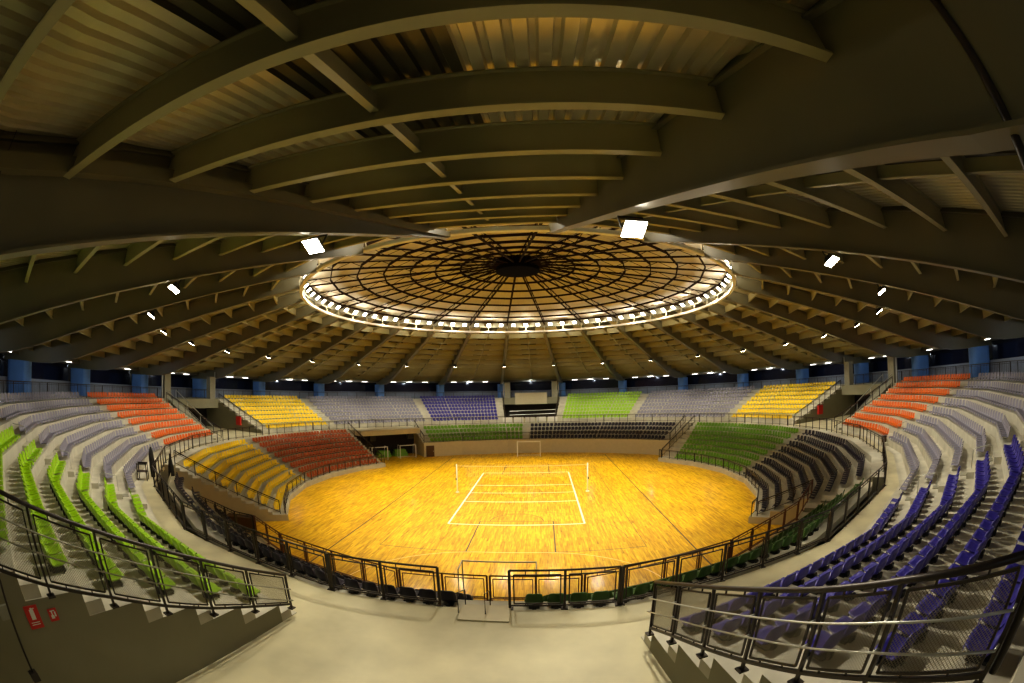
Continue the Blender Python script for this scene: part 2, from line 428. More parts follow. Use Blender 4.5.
PRS = [20.3+2.03*k for k in range(12)]
def bay_name(c):
    s, m = near_words(c)
    if m < 1: return 'far middle bay'
    if m > 179: return 'near bay overhead'
    n = int(round((180-m)/15))
    return '%s bay on the %s' % (nth(n), s)
for k in range(24):
    c = -180+15*k
    T = V(cos(radians(c)), -sin(radians(c)), 0); Rv = V(sin(radians(c)), cos(radians(c)), 0)
    for j, r in enumerate(PRS):
        ra = r*C75; h = r*sin(radians(7.5))-.04
        cen = Rv*ra+V(0, 0, zp(r))
        mb = MB()
        p, q_ = -T*h, T*h
        mb.bar(p+V(0, 0, .015), q_+V(0, 0, .015), .15, .03, V(0, 0, 1))
        mb.bar(p+V(0, 0, .32), q_+V(0, 0, .32), .025, .60, V(0, 0, 1))
        mb.bar(p+V(0, 0, .61), q_+V(0, 0, .61), .15, .03, V(0, 0, 1))
        mb.v = [v+cen for v in mb.v]
        mb.build('roof_purlin', M['purlin'], label='olive cross purlin under the deck, %s from the dome ring, %s' % (nth(j+1), bay_name(c)), cat='purlin', group='roof purlins', loc=cen)
    mb = MB()
    rs = [18.4]+[x*C75 for x in PRS]
    for r, r2 in zip(rs, rs[1:]):
        p, q_ = Rv*(r+.06)+T*.15+V(0, 0, zp(r/C75)+.16), Rv*(r2-.03)+T*.15+V(0, 0, zp(r2/C75)+.16)
        mb.bar(p, q_, .12, .03); mb.bar(p+V(0, 0, .13), q_+V(0, 0, .13), .03, .24)
    l = Rv*18.4+V(0, 0, zp(18.4))
    mb.build('roof_stringer', M['purlin'], label='thin radial stringer across the purlins, %s' % bay_name(c), cat='roof beam', group='mid-bay stringers', loc=l)
# corrugated deck
mb = MB(); pit = .27
for k in range(24):
    c = -180+15*k
    T = V(cos(radians(c)), -sin(radians(c)), 0); Rv = V(sin(radians(c)), cos(radians(c)), 0); tn = tan(radians(7.5))
    xs = []; x = -6.1
    while x < 6.1:
        xs += [(x, 0), (x+.15, 0), (x+.18, .075), (x+.25, .075)]; x += pit
    for (x0, h0), (x1, h1) in zip(xs, xs[1:]):
        def vr(x): return max(18.5*C75, (abs(x)-.03)/tn)
        v0, v1 = vr(x0), vr(x1); vo = 44.6*C75
        if v0 > vo and v1 > vo: continue
        def pt(x, v, h): return T*x+Rv*v+V(0, 0, zd(v/C75)+h-.02)
        cuts = sorted(set([min(v, vo) for v in (v0, v1)]))
        vm = 36*C75
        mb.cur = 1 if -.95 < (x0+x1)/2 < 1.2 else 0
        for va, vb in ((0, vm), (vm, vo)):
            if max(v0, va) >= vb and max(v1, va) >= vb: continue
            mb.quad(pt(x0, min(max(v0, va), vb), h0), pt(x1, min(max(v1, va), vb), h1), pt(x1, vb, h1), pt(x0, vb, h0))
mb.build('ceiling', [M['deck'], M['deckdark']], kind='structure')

# dome ring and dome
RR = 18.05
t = thing('dome_ring', 'pale painted compression ring beam around the central dome', 'ring', (0, 0, 0))
mb = MB(); N = 96
for i in range(N):
    a, b = i*360/N, (i+1)*360/N
    q0 = [P(RR-.13, a, 16.08), P(RR-.13, b, 16.08), P(RR+.13, b, 16.08), P(RR+.13, a, 16.08)]
    mb.hexa(q0+[p+V(0, 0, .20) for p in q0])
mb.build('ring_tube', M['white'], t)
mb = MB()
for i in range(N):
    a, b = i*360/N, (i+1)*360/N
    q0 = [P(RR+.25, a, 16.8), P(RR+.25, b, 16.8), P(RR+.31, b, 16.8), P(RR+.31, a, 16.8)]
    mb.hexa(q0+[p+V(0, 0, .9) for p in q0])
mb.build('upper_band', M['col'], t)
for az in GIRD+[g+7.5 for g in GIRD]:
    mb = MB(); mb.bar(P(RR+.05, az, 16.26), P(RR+.28, az, 16.95), .07, .07)
    mb.build('strut', M['fieldwall'], t)
DR = [1.5, 5.0, 7.15, 9.3, 11.5, 13.7, 15.9, 17.9]
def zdm(r): return 19.75-.147*r
t = thing('dome_truss', 'dark brown trussed steel dome above the court', 'dome frame', (0, 0, 0))
for az in GIRD:
    a = radians(az); mb = MB()
    top = [P(r, az, zdm(r)+.5) for r in (1.5, 18.2)]; bot = [P(r, az, zdm(r)) for r in (1.5, 18.1)]
    mb.bar(top[0], top[1], .07, .08); mb.bar(bot[0], bot[1], .12, .12)
    n = 14
    for i in range(n):
        r1, r2 = 1.5+16.6*i/n, 1.5+16.6*(i+1)/n
        z1, z2 = (zdm(r1), zdm(r2)+.5) if i % 2 == 0 else (zdm(r1)+.5, zdm(r2))
        mb.bar(P(r1, az, z1), P(r2, az, z2), .035, .035)
    mb.build('rib', M['truss'], t)
for r in DR[1:]:
    mb = MB(); A = GIRD+[GIRD[0]+360]
    for a, b in zip(A, A[1:]): mb.bar(P(r, a, zdm(r)+.3), P(r, b, zdm(r)+.27), .08, .18)
    mb.build('ring', M['truss'], t)
mb = MB()
for i in range(24):
    a, b = i*15, i*15+15
    mb.quad(P(1.9, a, 19.1), P(1.9, b, 19.1), P(1.9, b, 20.5), P(1.9, a, 20.5))
mb.poly([P(1.9, 15*i, 19.1) for i in range(24)]); mb.poly([P(1.9, 15*i, 20.5) for i in range(24)])
mb.build('hub', M['hub'], t)
mb = MB()
for az in GIRD:
    c = az+7.5; T = V(cos(radians(c)), -sin(radians(c)), 0); Rv = V(sin(radians(c)), cos(radians(c)), 0); tn = tan(radians(7.5))
    Ro = 18.5*C75; x = -Ro*tn
    while x < Ro*tn:
        for x0, x1, h0, h1 in ((x, x+.16, 0, 0), (x+.16, x+.2, 0, .05), (x+.2, x+.3, .05, .05), (x+.3, x+.34, .05, 0)):
            x1 = min(x1, Ro*tn); x0 = min(x0, x1)
            v0, v1 = min(max(1.0, abs(x0)/tn), Ro), min(max(1.0, abs(x1)/tn), Ro)
            f = lambda x, v, h: T*x+Rv*v+V(0, 0, zdm(v)+.58+h)
            mb.quad(f(x0, v0, h0), f(x1, v1, h1), f(x1, Ro, h1), f(x0, Ro, h0))
        x += .34
mb.build('ceiling_dome', M['dome'], kind='structure')

# ------------------------------------------------------------------ lamps
def aim(o, d): o.rotation_euler = d.to_track_quat('-Z', 'Y').to_euler()
def spot(loc, tgt, e, ang, r, col=(1, .88, .66), blend=.9):
    l = bpy.data.lights.new('lamp_light', 'SPOT'); l.energy = e; l.spot_size = radians(ang); l.spot_blend = blend
    l.shadow_soft_size = r; l.color = col
    o = bpy.data.objects.new('lamp_light', l); COL.objects.link(o); o.location = loc; aim(o, tgt-loc); return o
def lamp_meshes(size, lensm, deep=.16):
    w, h = size
    b = MB()
    b.hexa([V(-w/2,-h/2,0), V(w/2,-h/2,0), V(w/2,h/2,0), V(-w/2,h/2,0), V(-w*.32,-h*.32,deep), V(w*.32,-h*.32,deep), V(w*.32,h*.32,deep), V(-w*.32,h*.32,deep)])
    for k in range(5):
        x = (-.22+.11*k)*w
        b.box(V(x, 0, deep+.03), (.015, h*.5, .06))
    body = b.mesh('housing', [M['lampbody']])
    g = MB(); g.hexa([V(-w*.46,-h*.46,-.02), V(w*.46,-h*.46,-.02), V(w*.46,h*.46,-.02), V(-w*.46,h*.46,-.02), V(-w*.46,-h*.46,0), V(w*.46,-h*.46,0), V(w*.46,h*.46,0), V(-w*.46,h*.46,0)])
    lens = g.mesh('lens', [lensm])
    y = MB(); y.bar(V(-w/2-.02, 0, .02), V(-w/2-.02, 0, deep+.2), .03); y.bar(V(w/2+.02, 0, .02), V(w/2+.02, 0, deep+.2), .03); y.bar(V(-w/2-.03, 0, deep+.2), V(w/2+.03, 0, deep+.2), .03)
    yoke = y.mesh('yoke', [M['lampbody']])
    return body, lens, yoke
GL = lamp_meshes((.5, .46), M['lens']); RL = lamp_meshes((.50, .46), M['lensfar'])
def put_lamp(name, ms, loc, d, label, group, parts=3):
    t = thing(name, label, 'floodlight', loc, 0, group); aim(t, d)
    for nm, me in zip(('housing', 'lens', 'yoke'), ms[:parts]):
        o = bpy.data.objects.new(nm, me); COL.objects.link(o); o.parent = t
    return t
for az in GIRD:
    s, m = near_words(az); n = int(round((180-m-7.5)/15))+1
    rl_ = 27.75 if abs(az+172.5) < 1 else 28.6 if abs(az-172.5) < 1 else 28.2
    loc = P(rl_, az, zb(rl_)-(.42 if rl_ == 28.6 else .32))
    tgt = P(32.3, az, 4.6)
    put_lamp('girder_floodlight', GL, loc, tgt-loc, 'bright floodlight hung under the %s radial girder on the %s from the near opening' % (nth(n), s), 'floodlights under the girders')
    spot(loc+(tgt-loc).normalized()*.06, tgt, 1150, 96, .12, (1, .92, .74), .7)
k = 0
for az0 in GIRD:
    for d in (2.5, 7.5, 12.5):
        az = az0+d; az = (az+180) % 360-180
        if abs(az) > 135: continue
        loc = P(17.8, az, 17.02)
        if abs(az) > 118 : pass
        s = 'right' if az > 0 else 'left'
        k += 1
        n = int(abs(az)//5)+1
        put_lamp('ring_floodlight', RL, loc, P(10, az, 8)-loc, 'white floodlight on the dome ring, %s on the %s from the far middle' % (nth(n), s), 'floodlights around the dome ring')
for i in range(18):
    az = i*20+10
    loc = P(17.8, az, 16.75); spot(loc, P(8.5, az, 0), 2700, 95, .25, (1, .92, .70))
for i in range(24):
    az = i*15
    l = bpy.data.lights.new('ring_light', 'POINT'); l.energy = 150; l.shadow_soft_size = .1; l.color = (1, .90, .70)
    o = bpy.data.objects.new('ring_light', l); COL.objects.link(o); o.location = P(17.6, az, 16.85)
    spot(P(18.25, az, 15.92), P(32.5, az, 4.6), 2100, 54, .12, (1, .92, .74), .4)
# tube lights under the eaves
for kb in range(24):
    c = -180+15*kb
    for d in (-4.2, -.3, 3.6):
        az = c+d
        if abs(c) > 140: continue
        if abs(c) < 1: continue
        s = 'right' if az > 0 else 'left'
        n = int((180-abs(az))//15)
        pos = {-4.2: 'first', -.3: 'second', 3.6: 'third'}[d]
        mb = MB(); L_ = PP(41.9, az, 10.28)
        T = V(cos(radians(c)), -sin(radians(c)), 0)
        mb.box(L_, (.95, .16, .05), c)
        o = mb.build('eave_light', M['tubelight'], label='white tube light under the outer eave, %s of its group, %s' % (pos, bay_name(c)), cat='tube light', group='tube lights under the eave', loc=L_)
    l = bpy.data.lights.new('eave_glow', 'POINT'); l.energy = 60; l.shadow_soft_size = .05; l.color = (.75, .85, 1)
    o = bpy.data.objects.new('eave_glow', l); COL.objects.link(o); o.location = PP(41.85, c-.3, 10.16)

# ------------------------------------------------------------------ pillars & columns
for az in GIRD:
    s, m = near_words(az); n = int(round((180-m-7.5)/15))+1
    mb = MB(); a = radians(az); T = V(cos(a), -sin(a), 0); Rv = V(sin(a), cos(a), 0); cen = P(42.2, az, ZT)
    pts = []
    for i in range(20):
        th = 2*pi*i/20
        pts.append(T*(.62*cos(th))+Rv*(.62*sin(th)+(.75 if sin(th) > 0 else -.75)))
    H = zb(42.2)-ZT+.02
    for i in range(20):
        p, q_ = pts[i], pts[(i+1) % 20]
        mb.quad(cen+p, cen+q_, cen+q_*1.0+V(0, 0, H), cen+p+V(0, 0, H))
    mb.build('blue_pillar', M['pillar'], smooth=False, label='rounded blue pillar carrying the %s girder on the %s from the near opening' % (nth(n), s), cat='pillar', group='blue roof pillars', loc=cen)
for c in (0, 90, -90):
    for sgn in (-1, 1):
        T = V(cos(radians(c)), -sin(radians(c)), 0); Rv = V(sin(radians(c)), cos(radians(c)), 0)
        base = Rv*38.0+T*(4.05*sgn)+V(0, 0, ZT)
        where = {0: 'far middle', 90: 'right', -90: 'left'}[c]
        mb = MB(); mb.box(base+V(0, 0, 1.35), (1.0, .7, 2.7), c)
        mb.build('square_column', M['col'], label='square concrete column on the %s bridge, %s side' % (where, 'right' if sgn > 0 else 'left'), cat='column', loc=base)
        mb = MB(); b2 = Rv*37.9+T*(4.75*sgn)+V(0, 0, ZT)
        mb.tube([b2, b2+V(0, 0, 3.3)], .07, 8)
        mb.build('drain_pipe', M['pipe'], label='thin pale pipe rising beside the %s bridge, %s side' % (where, 'right' if sgn > 0 else 'left'), cat='pipe', loc=b2)

# ------------------------------------------------------------------ railings
def arc_rail(name, label, pts, h, m, group=None, per=1.3, detail=False, cat='railing', bars=2, rad=.028):
    """pts: base polyline. near ones carry posts, rails and frames as separate parts"""
    L = pts[0].copy()
    t = thing(name, label, cat, L, 0, group) if detail else None
    if group or name in ('walkway_railing', 'field_wall_railing'):
        d0, d1 = (pts[1]-pts[0]).normalized()*.05, (pts[-1]-pts[-2]).normalized()*.05
        pts = [pts[0]+d0]+list(pts[1:-1])+[pts[-1]-d1]
    post_pts = []
    for p, q_ in zip(pts, pts[1:]):
        n = max(1, int(round((q_-p).length/per)))
        for i in range(n): post_pts.append(p.lerp(q_, i/n))
    post_pts.append(pts[-1])
    up = V(0, 0, 1)
    if not detail:
        mb = MB()
        for p in post_pts: mb.bar(p, p+up*h, .055, .055)
        for p, q_ in zip(pts, pts[1:]):
            mb.bar(p+up*h, q_+up*h, .06, .06); mb.bar(p+up*.14, q_+up*.14, .035, .035)
            if bars > 2: mb.bar(p+up*(h-.12), q_+up*(h-.12), .03, .03)
        for p, q_ in zip(post_pts, post_pts[1:]):
            if bars > 3:
                n = 6
                for i in range(1, n): 
                    x = p.lerp(q_, i/n); mb.bar(x+up*.14, x+up*h, .016, .016)
        return mb.build(name, m, label=label, cat=cat, group=group, loc=L)
    mb = MB(); mb.tube([p+up*h-L for p in pts], rad, 8); mb.build('handrail', m, t, smooth=True)
    mb = MB()
    for p, q_ in zip(post_pts, post_pts[1:]): mb.bar(p+up*.1-L, q_+up*.1-L, .035, .035)
    mb.build('bottom_rail', m, t)
    for p in post_pts:
        mb = MB(); mb.bar(p-L, p+up*h-L, .06, .06); mb.box(p-L+up*.01, (.16, .16, .02)); mb.build('post', m, t)
    for p, q_ in zip(post_pts, post_pts[1:]):
        d = (q_-p); l = d.length; d.normalize()
        if l < .4: continue
        a, b = p+d*.1-L, q_-d*.1-L
        z0, z1 = up*.16, up*(h-.12)
        mb = MB()
        for x, y in ((a+z0, b+z0), (a+z1, b+z1), (a+z0, a+z1), (b+z0, b+z1)): mb.bar(x, y, .028, .028)
        for x in (a.lerp(b, .25), a.lerp(b, .75)): mb.bar(x+z1, x+up*h, .02, .02); mb.bar(x+up*.1, x+z0, .02, .02)
        f = mb.build('panel_frame', m, t)
    return t
def arcpts(Rf, a0, a1, z):
    return [PP(Rf(a) if callable(Rf) else Rf, a, z) for a in azs(a0, a1)]
# walkway inner railing: one unit per bay; gap for the stair in front of the opening
for kb in range(24):
    c = -180+15*kb; a0, a1 = c-7.5, c+7.5
    side, mm_ = near_words(c)
    det = mm_ >= 134
    if c == -180:
        for (x0, x1, w) in ((-3.6, -.62, 'left'), (.95, 3.6, 'right')):
            y = -rin(180)*C75
            arc_rail('walkway_railing', 'dark brown walkway railing just %s of the gap in front of the opening' % w, [V(x0, y+.06, ZC), V(x1, y+.06, ZC)], 1.08, M['rail'], None, 1.45, True)
        continue
    f = lambda a: rin(a)-.06
    arc_rail('walkway_railing', 'dark metal railing on the walkway edge, %s' % bay_name(c), [PP(f(a0), a0, ZC), PP(f(a1), a1, ZC)], 1.08, M['rail'], 'railings along the walkway edge', 1.45 if det else 1.3, det, bars=3)
# railing on the field wall, near and far, and on the curbs of the side stands
for rng, z, R, nm, m, per in (((-36, 49), 1.92, 23.55, 'low field wall railing at the far end', M['rail'], 1.4), ):
    A = azs(*rng)
    for a, b in zip(A, A[1:]):
        arc_rail('field_wall_railing', 'thin dark railing on the far field wall, %s' % bay_name(15*round((a+b)/30)), [PP(R, a, z), PP(R, b, z)], 1.0, m, 'railings on the far field wall', per, False, bars=3)
A = azs(131, 180)+[-180+x for x in (7.5, 22.5, 30)]
full = [x if x > 0 else x+360 for x in A]
for a, b in zip(full, full[1:]):
    c = 15*round((a+b)/30); c = (c+180) % 360-180
    arc_rail('field_wall_railing', 'reddish brown railing on the near field wall, %s%s' % (bay_name(c), ', far half' if (c == -180 and a >= 180) else ''), [PP(23.55, a, 1.92), PP(23.55, b, 1.92)], 1.0, M['railred'], None, 1.35, True)
arc_rail('tunnel_railing', 'dark railing along the edge of the left tunnel opening', [P(r+.02, a, 1.92) for a, r in wed], 1.0, M['rail'], None, 1.35, True)
for (a0, a1, s) in ((-129, -57, 'left'), (51.5, 131, 'right')):
    A = azs(a0, a1)
    for a, b in zip(A, A[1:]):
        arc_rail('court_side_railing', 'low dark railing on the court-side curb, %s' % (bay_name(15*round((a+b)/30)) if abs(b-a) > 8 else '%s end of the %s stand' % ('near' if abs((a+b)/2) > 110 else 'far', s)), [PP(19.6, a, .45), PP(19.6, b, .45)], .95, M['rail'], 'court-side curb railings', 1.2, False, bars=3)
def slope_rail(label, az, rows_, off=0, h=.95, m=None):
    pts = [PP(r, az+off, z) for r, z in rows_]
    return arc_rail('stair_railing', label, pts, h, m or M['rail'], None, 1.5, False, bars=3)
slope_rail('dark railing stepping down the near end of the left yellow block', -128.8, [(20, .5), (27.4, 3.8)])
slope_rail('dark railing stepping down the far end of the left orange block', -57.3, [(20, .5), (27.4, 3.8)])
slope_rail('dark railing stepping down the far end of the right green block', 52, [(20, .5), (27.4, 3.8)])
slope_rail('dark railing at the end of the far green block', -35.8, [(23.7, 1.95), (27.6, 3.8)])
slope_rail('dark railing at the end of the far black seating block', 48.8, [(23.7, 1.95), (27.6, 3.8)])
slope_rail('dark railing stepping up the near end of the right black block', 130.8, [(20.0, .5), (23.5, 1.9)])
# upper concourse railing
for kb in range(24):
    c = -180+15*kb
    if abs(c) > 150: continue
    arc_rail('concourse_railing', 'dark barred railing on the upper concourse, %s' % bay_name(c), [PP(38.85, c-7.5, ZT), PP(38.85, c+7.5, ZT)], 1.1, M['rail'], 'upper concourse railings', 1.6, False, bars=4 if abs(c) > 60 else 3)
# railings down the side walls of the far openings
def wallrail(az, sgn, label, near=False):
    a = az
    pts = [P(29.2, a, ZC+.12), P(37.4, a, ZC+.12+(37.4-29.2)*RISE/PITCH)]
    return arc_rail('opening_railing', label, pts, 1.0, M['rail'], None, 1.15, False, bars=3)
wallrail(-97.3, 1, 'dark sloping railing beside the orange seats at the left opening')
wallrail(-82.7, 1, 'dark sloping railing beside the yellow seats at the left opening')
wallrail(82.7, 1, 'dark sloping railing beside the yellow seats at the right opening')
wallrail(97.3, 1, 'dark sloping railing beside the orange seats at the right opening')
wallrail(-7.3, 1, 'dark sloping railing beside the blue seats at the far middle opening')
wallrail(7.3, 1, 'dark sloping railing beside the green seats at the far middle opening')

def near_wall_rail(az, radii, zbase, ztop, side):
    """the two railings flanging the near opening: posts, handrail, framed wire mesh panels, two grab pipes"""
    L = P(radii[0], az, 0)
    t = thing('opening_railing', 'dark railing with wire mesh panels up the %s side wall of the near opening' % side, 'railing', L)
    pts = [P(r, az, 0)-L for r in radii]
    nrm = V(cos(radians(az)), -sin(radians(az)), 0)
    inward = nrm*(1 if az < 0 else -1)         # away from the seats? towards the opening
    B = [p+V(0, 0, z) for p, z in zip(pts, zbase)]; T_ = [p+V(0, 0, z) for p, z in zip(pts, ztop)]
    mb = MB(); mb.tube(T_, .034, 10); mb.build('handrail', M['rail'], t, smooth=True)
    for b, tt in zip(B, T_):
        mb = MB(); mb.bar(b, tt, .042, .042); mb.box(b+V(0, 0, .01), (.14, .14, .025), az); mb.build('post', M['rail'], t)
    seatside = -inward
    for dz in (.34, .64):
        mb = MB(); mb.tube([p-V(0, 0, dz)+seatside*.10 for p in T_], .013, 8)
        for p in T_: mb.bar(p-V(0, 0, dz), p-V(0, 0, dz)+seatside*.10, .02)
        mb.build('grab_pipe', M['pipe'] if side == 'right' else M['col'], t, smooth=True)
    mb = MB()
    lo = [b+(tt-b)*.13 for b, tt in zip(B, T_)]
    for p, q_ in zip(lo, lo[1:]): mb.bar(p, q_, .045, .045)
    mb.build('bottom_rail', M['rail'], t)
    for i in range(len(B)-1):
        d = (pts[i+1]-pts[i]).normalized()
        w = (pts[i+1]-pts[i]).length; s0, s1 = .09/w, 1-.09/w
        def at(s, u):       # s along, u up (0..1 of post height)
            b = B[i].lerp(B[i+1], s); tt = T_[i].lerp(T_[i+1], s); return b.lerp(tt, u)
        c = [at(s0, .19), at(s1, .19), at(s1, .92), at(s0, .92)]
        mb = MB()
        for k in range(4): mb.bar(c[k], c[(k+1) % 4], .026, .026)
        for s in (.3, .7): mb.bar(at(s, .13), at(s, .19), .02); mb.bar(at(s, .92), at(s, 1), .02)
        f = mb.build('panel_frame', M['rail'], t)
        mb = MB(); stp = .036; W = w*(s1-s0); H = .73*(T_[i]-B[i]).length
        x = -H
        while x < W:
            for sg in (1, -1):
                xa, ya, xb, yb = (x, 0, x+H, H)
                if xa < 0: ya = -xa; xa = 0
                if xb > W: yb = H-(xb-W); xb = W
                if yb <= ya: continue
                if sg < 0: xa, xb = W-xa, W-xb
                f0 = lambda xx, yy: at(s0+(s1-s0)*xx/W, .19+.73*yy/H)
                mb.bar(f0(xa, ya), f0(xb, yb), .0042, .0042)
            x += stp
        mb.build('wire_mesh', M['wire'], f)
def zst(r): return ZC+.06+(max(r, 29.3)-29.0)*RISE/PITCH-.02
rl = [29.2, 30.38, 31.52, 32.6, 33.68, 34.86, 35.95]
near_wall_rail(-172.62, rl, [4.05, 4.45, 4.82, 5.22, 5.67, 6.08, 6.5], [4.93, 5.47, 6.0, 6.48, 6.93, 7.40, 7.85], 'left')
rr_ = [29.57, 30.57, 31.65, 32.71, 33.74, 34.66, 35.86]
near_wall_rail(172.62, rr_, [4.25, 4.66, 5.06, 5.48, 5.93, 6.36, 6.9], [5.47, 5.87, 6.29, 6.71, 7.11, 7.49, 7.93], 'right')

# stairs inside the side openings, with pale handrails
for c, where in ((-90, 'left'), (90, 'right')):
    s = -1 if c < 0 else 1
    side = 1 if c > 0 else -1
    a_in = c+s*7.3; T = V(cos(radians(c)), -sin(radians(c)), 0); Rv = V(sin(radians(c)), cos(radians(c)), 0)
    x1 = (4.6 if c > 0 else -4.6); 
    st = MB()
    n = 18
    for k in range(n):
        r = 31.2+k*.36; z = ZC+(k+1)*.2
        st.box(Rv*(r+.18)+T*(x1*.75)+V(0, 0, (ZC+z)/2), (1.4, .36, z-ZC), c)
    st.build('stair_flight', M['col'], label='concrete stair flight inside the %s opening' % where, cat='stair', kind=None)
    for xo in (.575, .905):
        pts = [Rv*31.0+T*(x1*xo)+V(0, 0, ZC), Rv*37.7+T*(x1*xo)+V(0, 0, ZT)]
        arc_rail('stair_handrail', 'pale handrail of the %s opening stair, %s side' % (where, 'inner' if xo < .6 else 'seat'), pts, .95, M['pipe'], None, 2.2, False)
    # extinguisher cabinet on the other side wall
    b = P(33.4, c-s*7.2, 5.0)
    mb = MB(); mb.box(b, (.28, .75, 1.0), c-s*7.2)
    mb.build('extinguisher_cabinet', M['redsign'], label='red extinguisher cabinet on the side wall of the %s opening' % where, cat='cabinet', loc=b)
# bridge box at the far middle
t = thing('white_booth', 'white panel box fixed on the front of the far middle bridge', 'booth', (0, 37.3, 6.3))
mb = MB(); mb.hexa([V(-2.68,-.35,0),V(2.68,-.35,0),V(2.68,.1,0),V(-2.68,.1,0),V(-2.68,-.35,1.92),V(2.68,-.35,1.92),V(2.68,.1,1.92),V(-2.68,.1,1.92)])
mb.build('body', M['fieldwall'], t)
mb = MB()
for x in (-2.72, 2.72): mb.bar(V(x, -.36, 0), V(x, -.36, 1.95), .06)
mb.bar(V(-2.72, -.36, 1.95), V(2.72, -.36, 1.95), .06)
mb.build('edge_trim', M['col'], t)
for k in range(5):
    x = -3.4+k*1.7
    b = V(x, 28.7, ZC); mb = MB(); mb.box(b+V(0, 0, .45), (1.45, .08, .8))
    for s in (-.6, .6): mb.box(b+V(s, .12, .2), (.06, .3, .4))
    mb.build('white_barrier', M['white'], label='white barrier panel before the far middle opening, %s from the left' % nth(k+1), cat='barrier', group='white barriers at the far opening', loc=b)
for zz, nm in ((5.2, 'upper'), (4.55, 'lower')):
    mb = MB(); mb.tube([V(-3.6, 36, zz), V(4.1, 36, zz+.15)], .05)
    mb.build('service_pipe', M['pipe'], label='%s grey pipe crossing the dark space under the far bridge' % nm, cat='pipe', loc=V(0, 36, zz))

# ------------------------------------------------------------------ court equipment
def goal(name, label, y, x=0, face=1, z=0, w=3.0, h=2.0, m='white', az=0, th=.09):
    t = thing(name, label, 'goal', (x, y, z), radians(-az))
    mb = MB()
    mb.bar(V(-w/2, 0, 0), V(-w/2, 0, h), th); mb.bar(V(w/2, 0, 0), V(w/2, 0, h), th); mb.bar(V(-w/2-th/2, 0, h), V(w/2+th/2, 0, h), th)
    mb.build('post_frame', M[m], t)
    mb = MB()
    for s in (-1, 1):
        mb.bar(V(s*w/2, 0, h), V(s*w/2, face*.9, h), .035); mb.bar(V(s*w/2, face*.9, h), V(s*w/2, face*1.1, 0), .035); mb.bar(V(s*w/2, 0, .03), V(s*w/2, face*1.1, .03), .035)
    mb.bar(V(-w/2, face*1.1, .03), V(w/2, face*1.1, .03), .035)
    mb.build('back_frame', M['white'], t)
    return t
goal('handball_goal', 'white goal frame at the far end of the court', 20, face=1)
goal('handball_goal', 'white goal frame at the near end of the court behind the railings', -20, face=-1, th=.05)
for s, n in ((-1, 'left'), (1, 'right')):
    t = thing('volleyball_post', 'white volleyball post on the %s side of the net' % n, 'post', (5.6*s, 0, 0))
    mb = MB(); mb.tube([V(0, 0, 0), V(0, 0, 2.55)], .055, 10); mb.build('pole', M['white'], t, smooth=True)
    mb = MB(); mb.tube([V(0, 0, 0), V(0, 0, .05)], .16, 14); mb.build('base_plate', M['white'], t)
    mb = MB(); mb.box(V(.07*s, 0, 1.2), (.08, .1, .2)); mb.build('winch', M['lampbody'], t)
t = thing('volleyball_net', 'pale volleyball net stretched across the middle of the court', 'net', (0, 0, 1.43))
mb = MB(); mb.box(V(0, 0, .97), (11.0, .008, .035)); mb.build('top_tape', M['net'], t)
mb = MB()
for k in range(57): x = -4.8+9.6*k/56; mb.box(V(x, 0, .5), (.0045, .0045, .95))
for k in range(9): mb.box(V(0, 0, .02+k*.11), (9.6, .0045, .0045))
mb.build('mesh', M['net'], t, kind='stuff')
# stored goals and gear in the far left tunnel
def goal_at(px, py, az, label, w=2.2, h=1.7):
    t = goal('stored_goal', label, py, px, 1, 0, w, h, 'white', az)
c = P(23.6, -51.5, 0); goal_at(c.x, c.y, -46, 'white goal frame stored on the left in the far tunnel')
c = P(23.6, -41.5, 0); goal_at(c.x, c.y, -38, 'white goal frame stored on the right in the far tunnel')
for az, w in ((-42, 'right'), (-47.5, 'middle')):
    b = P(25.9, az, 0); mb = MB()
    for k in range(3): mb.box(b+V(0, 0, .15+.3*k), (2.0-.25*k, 1.1, .26), az+4*k)
    mb.build('padding_stack', M['greenpad'], label='stack of green floor pads stored %s in the far tunnel' % ('at right' if w == 'right' else 'in the middle'), cat='pads', loc=b)
for az, w in ((-52.5, 'left'), (-39.5, 'right')):
    b = P(24.75, az, 2.8); t = thing('hanging_speaker', 'black speaker box under the %s corner of the far tunnel roof' % w, 'speaker', b, radians(-az))
    mb = MB(); mb.box(V(0, 0, 0), (.8, .5, .7)); mb.build('cabinet', M['lampbody'], t)
    mb = MB(); mb.box(V(0, -.26, 0), (.66, .03, .56)); mb.build('grille', M['dark'], t)
    mb = MB(); mb.bar(V(0, 0, .3), V(0, 0, .62), .06); mb.build('bracket', M['rail'], t)
for (r, az, lab, z, sz) in ((23.44, -34.0, 'brown door in the left end of the far field wall', 0, (1.1, .10, 1.5)), ):
    b = P(r*C75/cos(radians(az+30)), az, z); t = thing('service_door', lab, 'door', b, radians(30))
    mb = MB(); mb.box(V(0, 0, sz[2]/2), sz); mb.build('panel', M['brown'], t)
    mb = MB(); mb.box(V(.42, -.08, .75), (.05, .06, .12)); mb.build('handle', M['pipe'], t)
# brown crate at left tunnel mouth
b = V(-16.8, -15.5, 0); t = thing('brown_cabinet', 'low brown wooden cabinet at the mouth of the left tunnel', 'cabinet', b, radians(20))
mb = MB(); mb.box(V(0, 0, .42), (1.9, .6, .8)); mb.build('body', M['brown'], t)
mb = MB(); mb.box(V(0, 0, .84), (2.0, .7, .05)); mb.build('top', M['brown'], t)
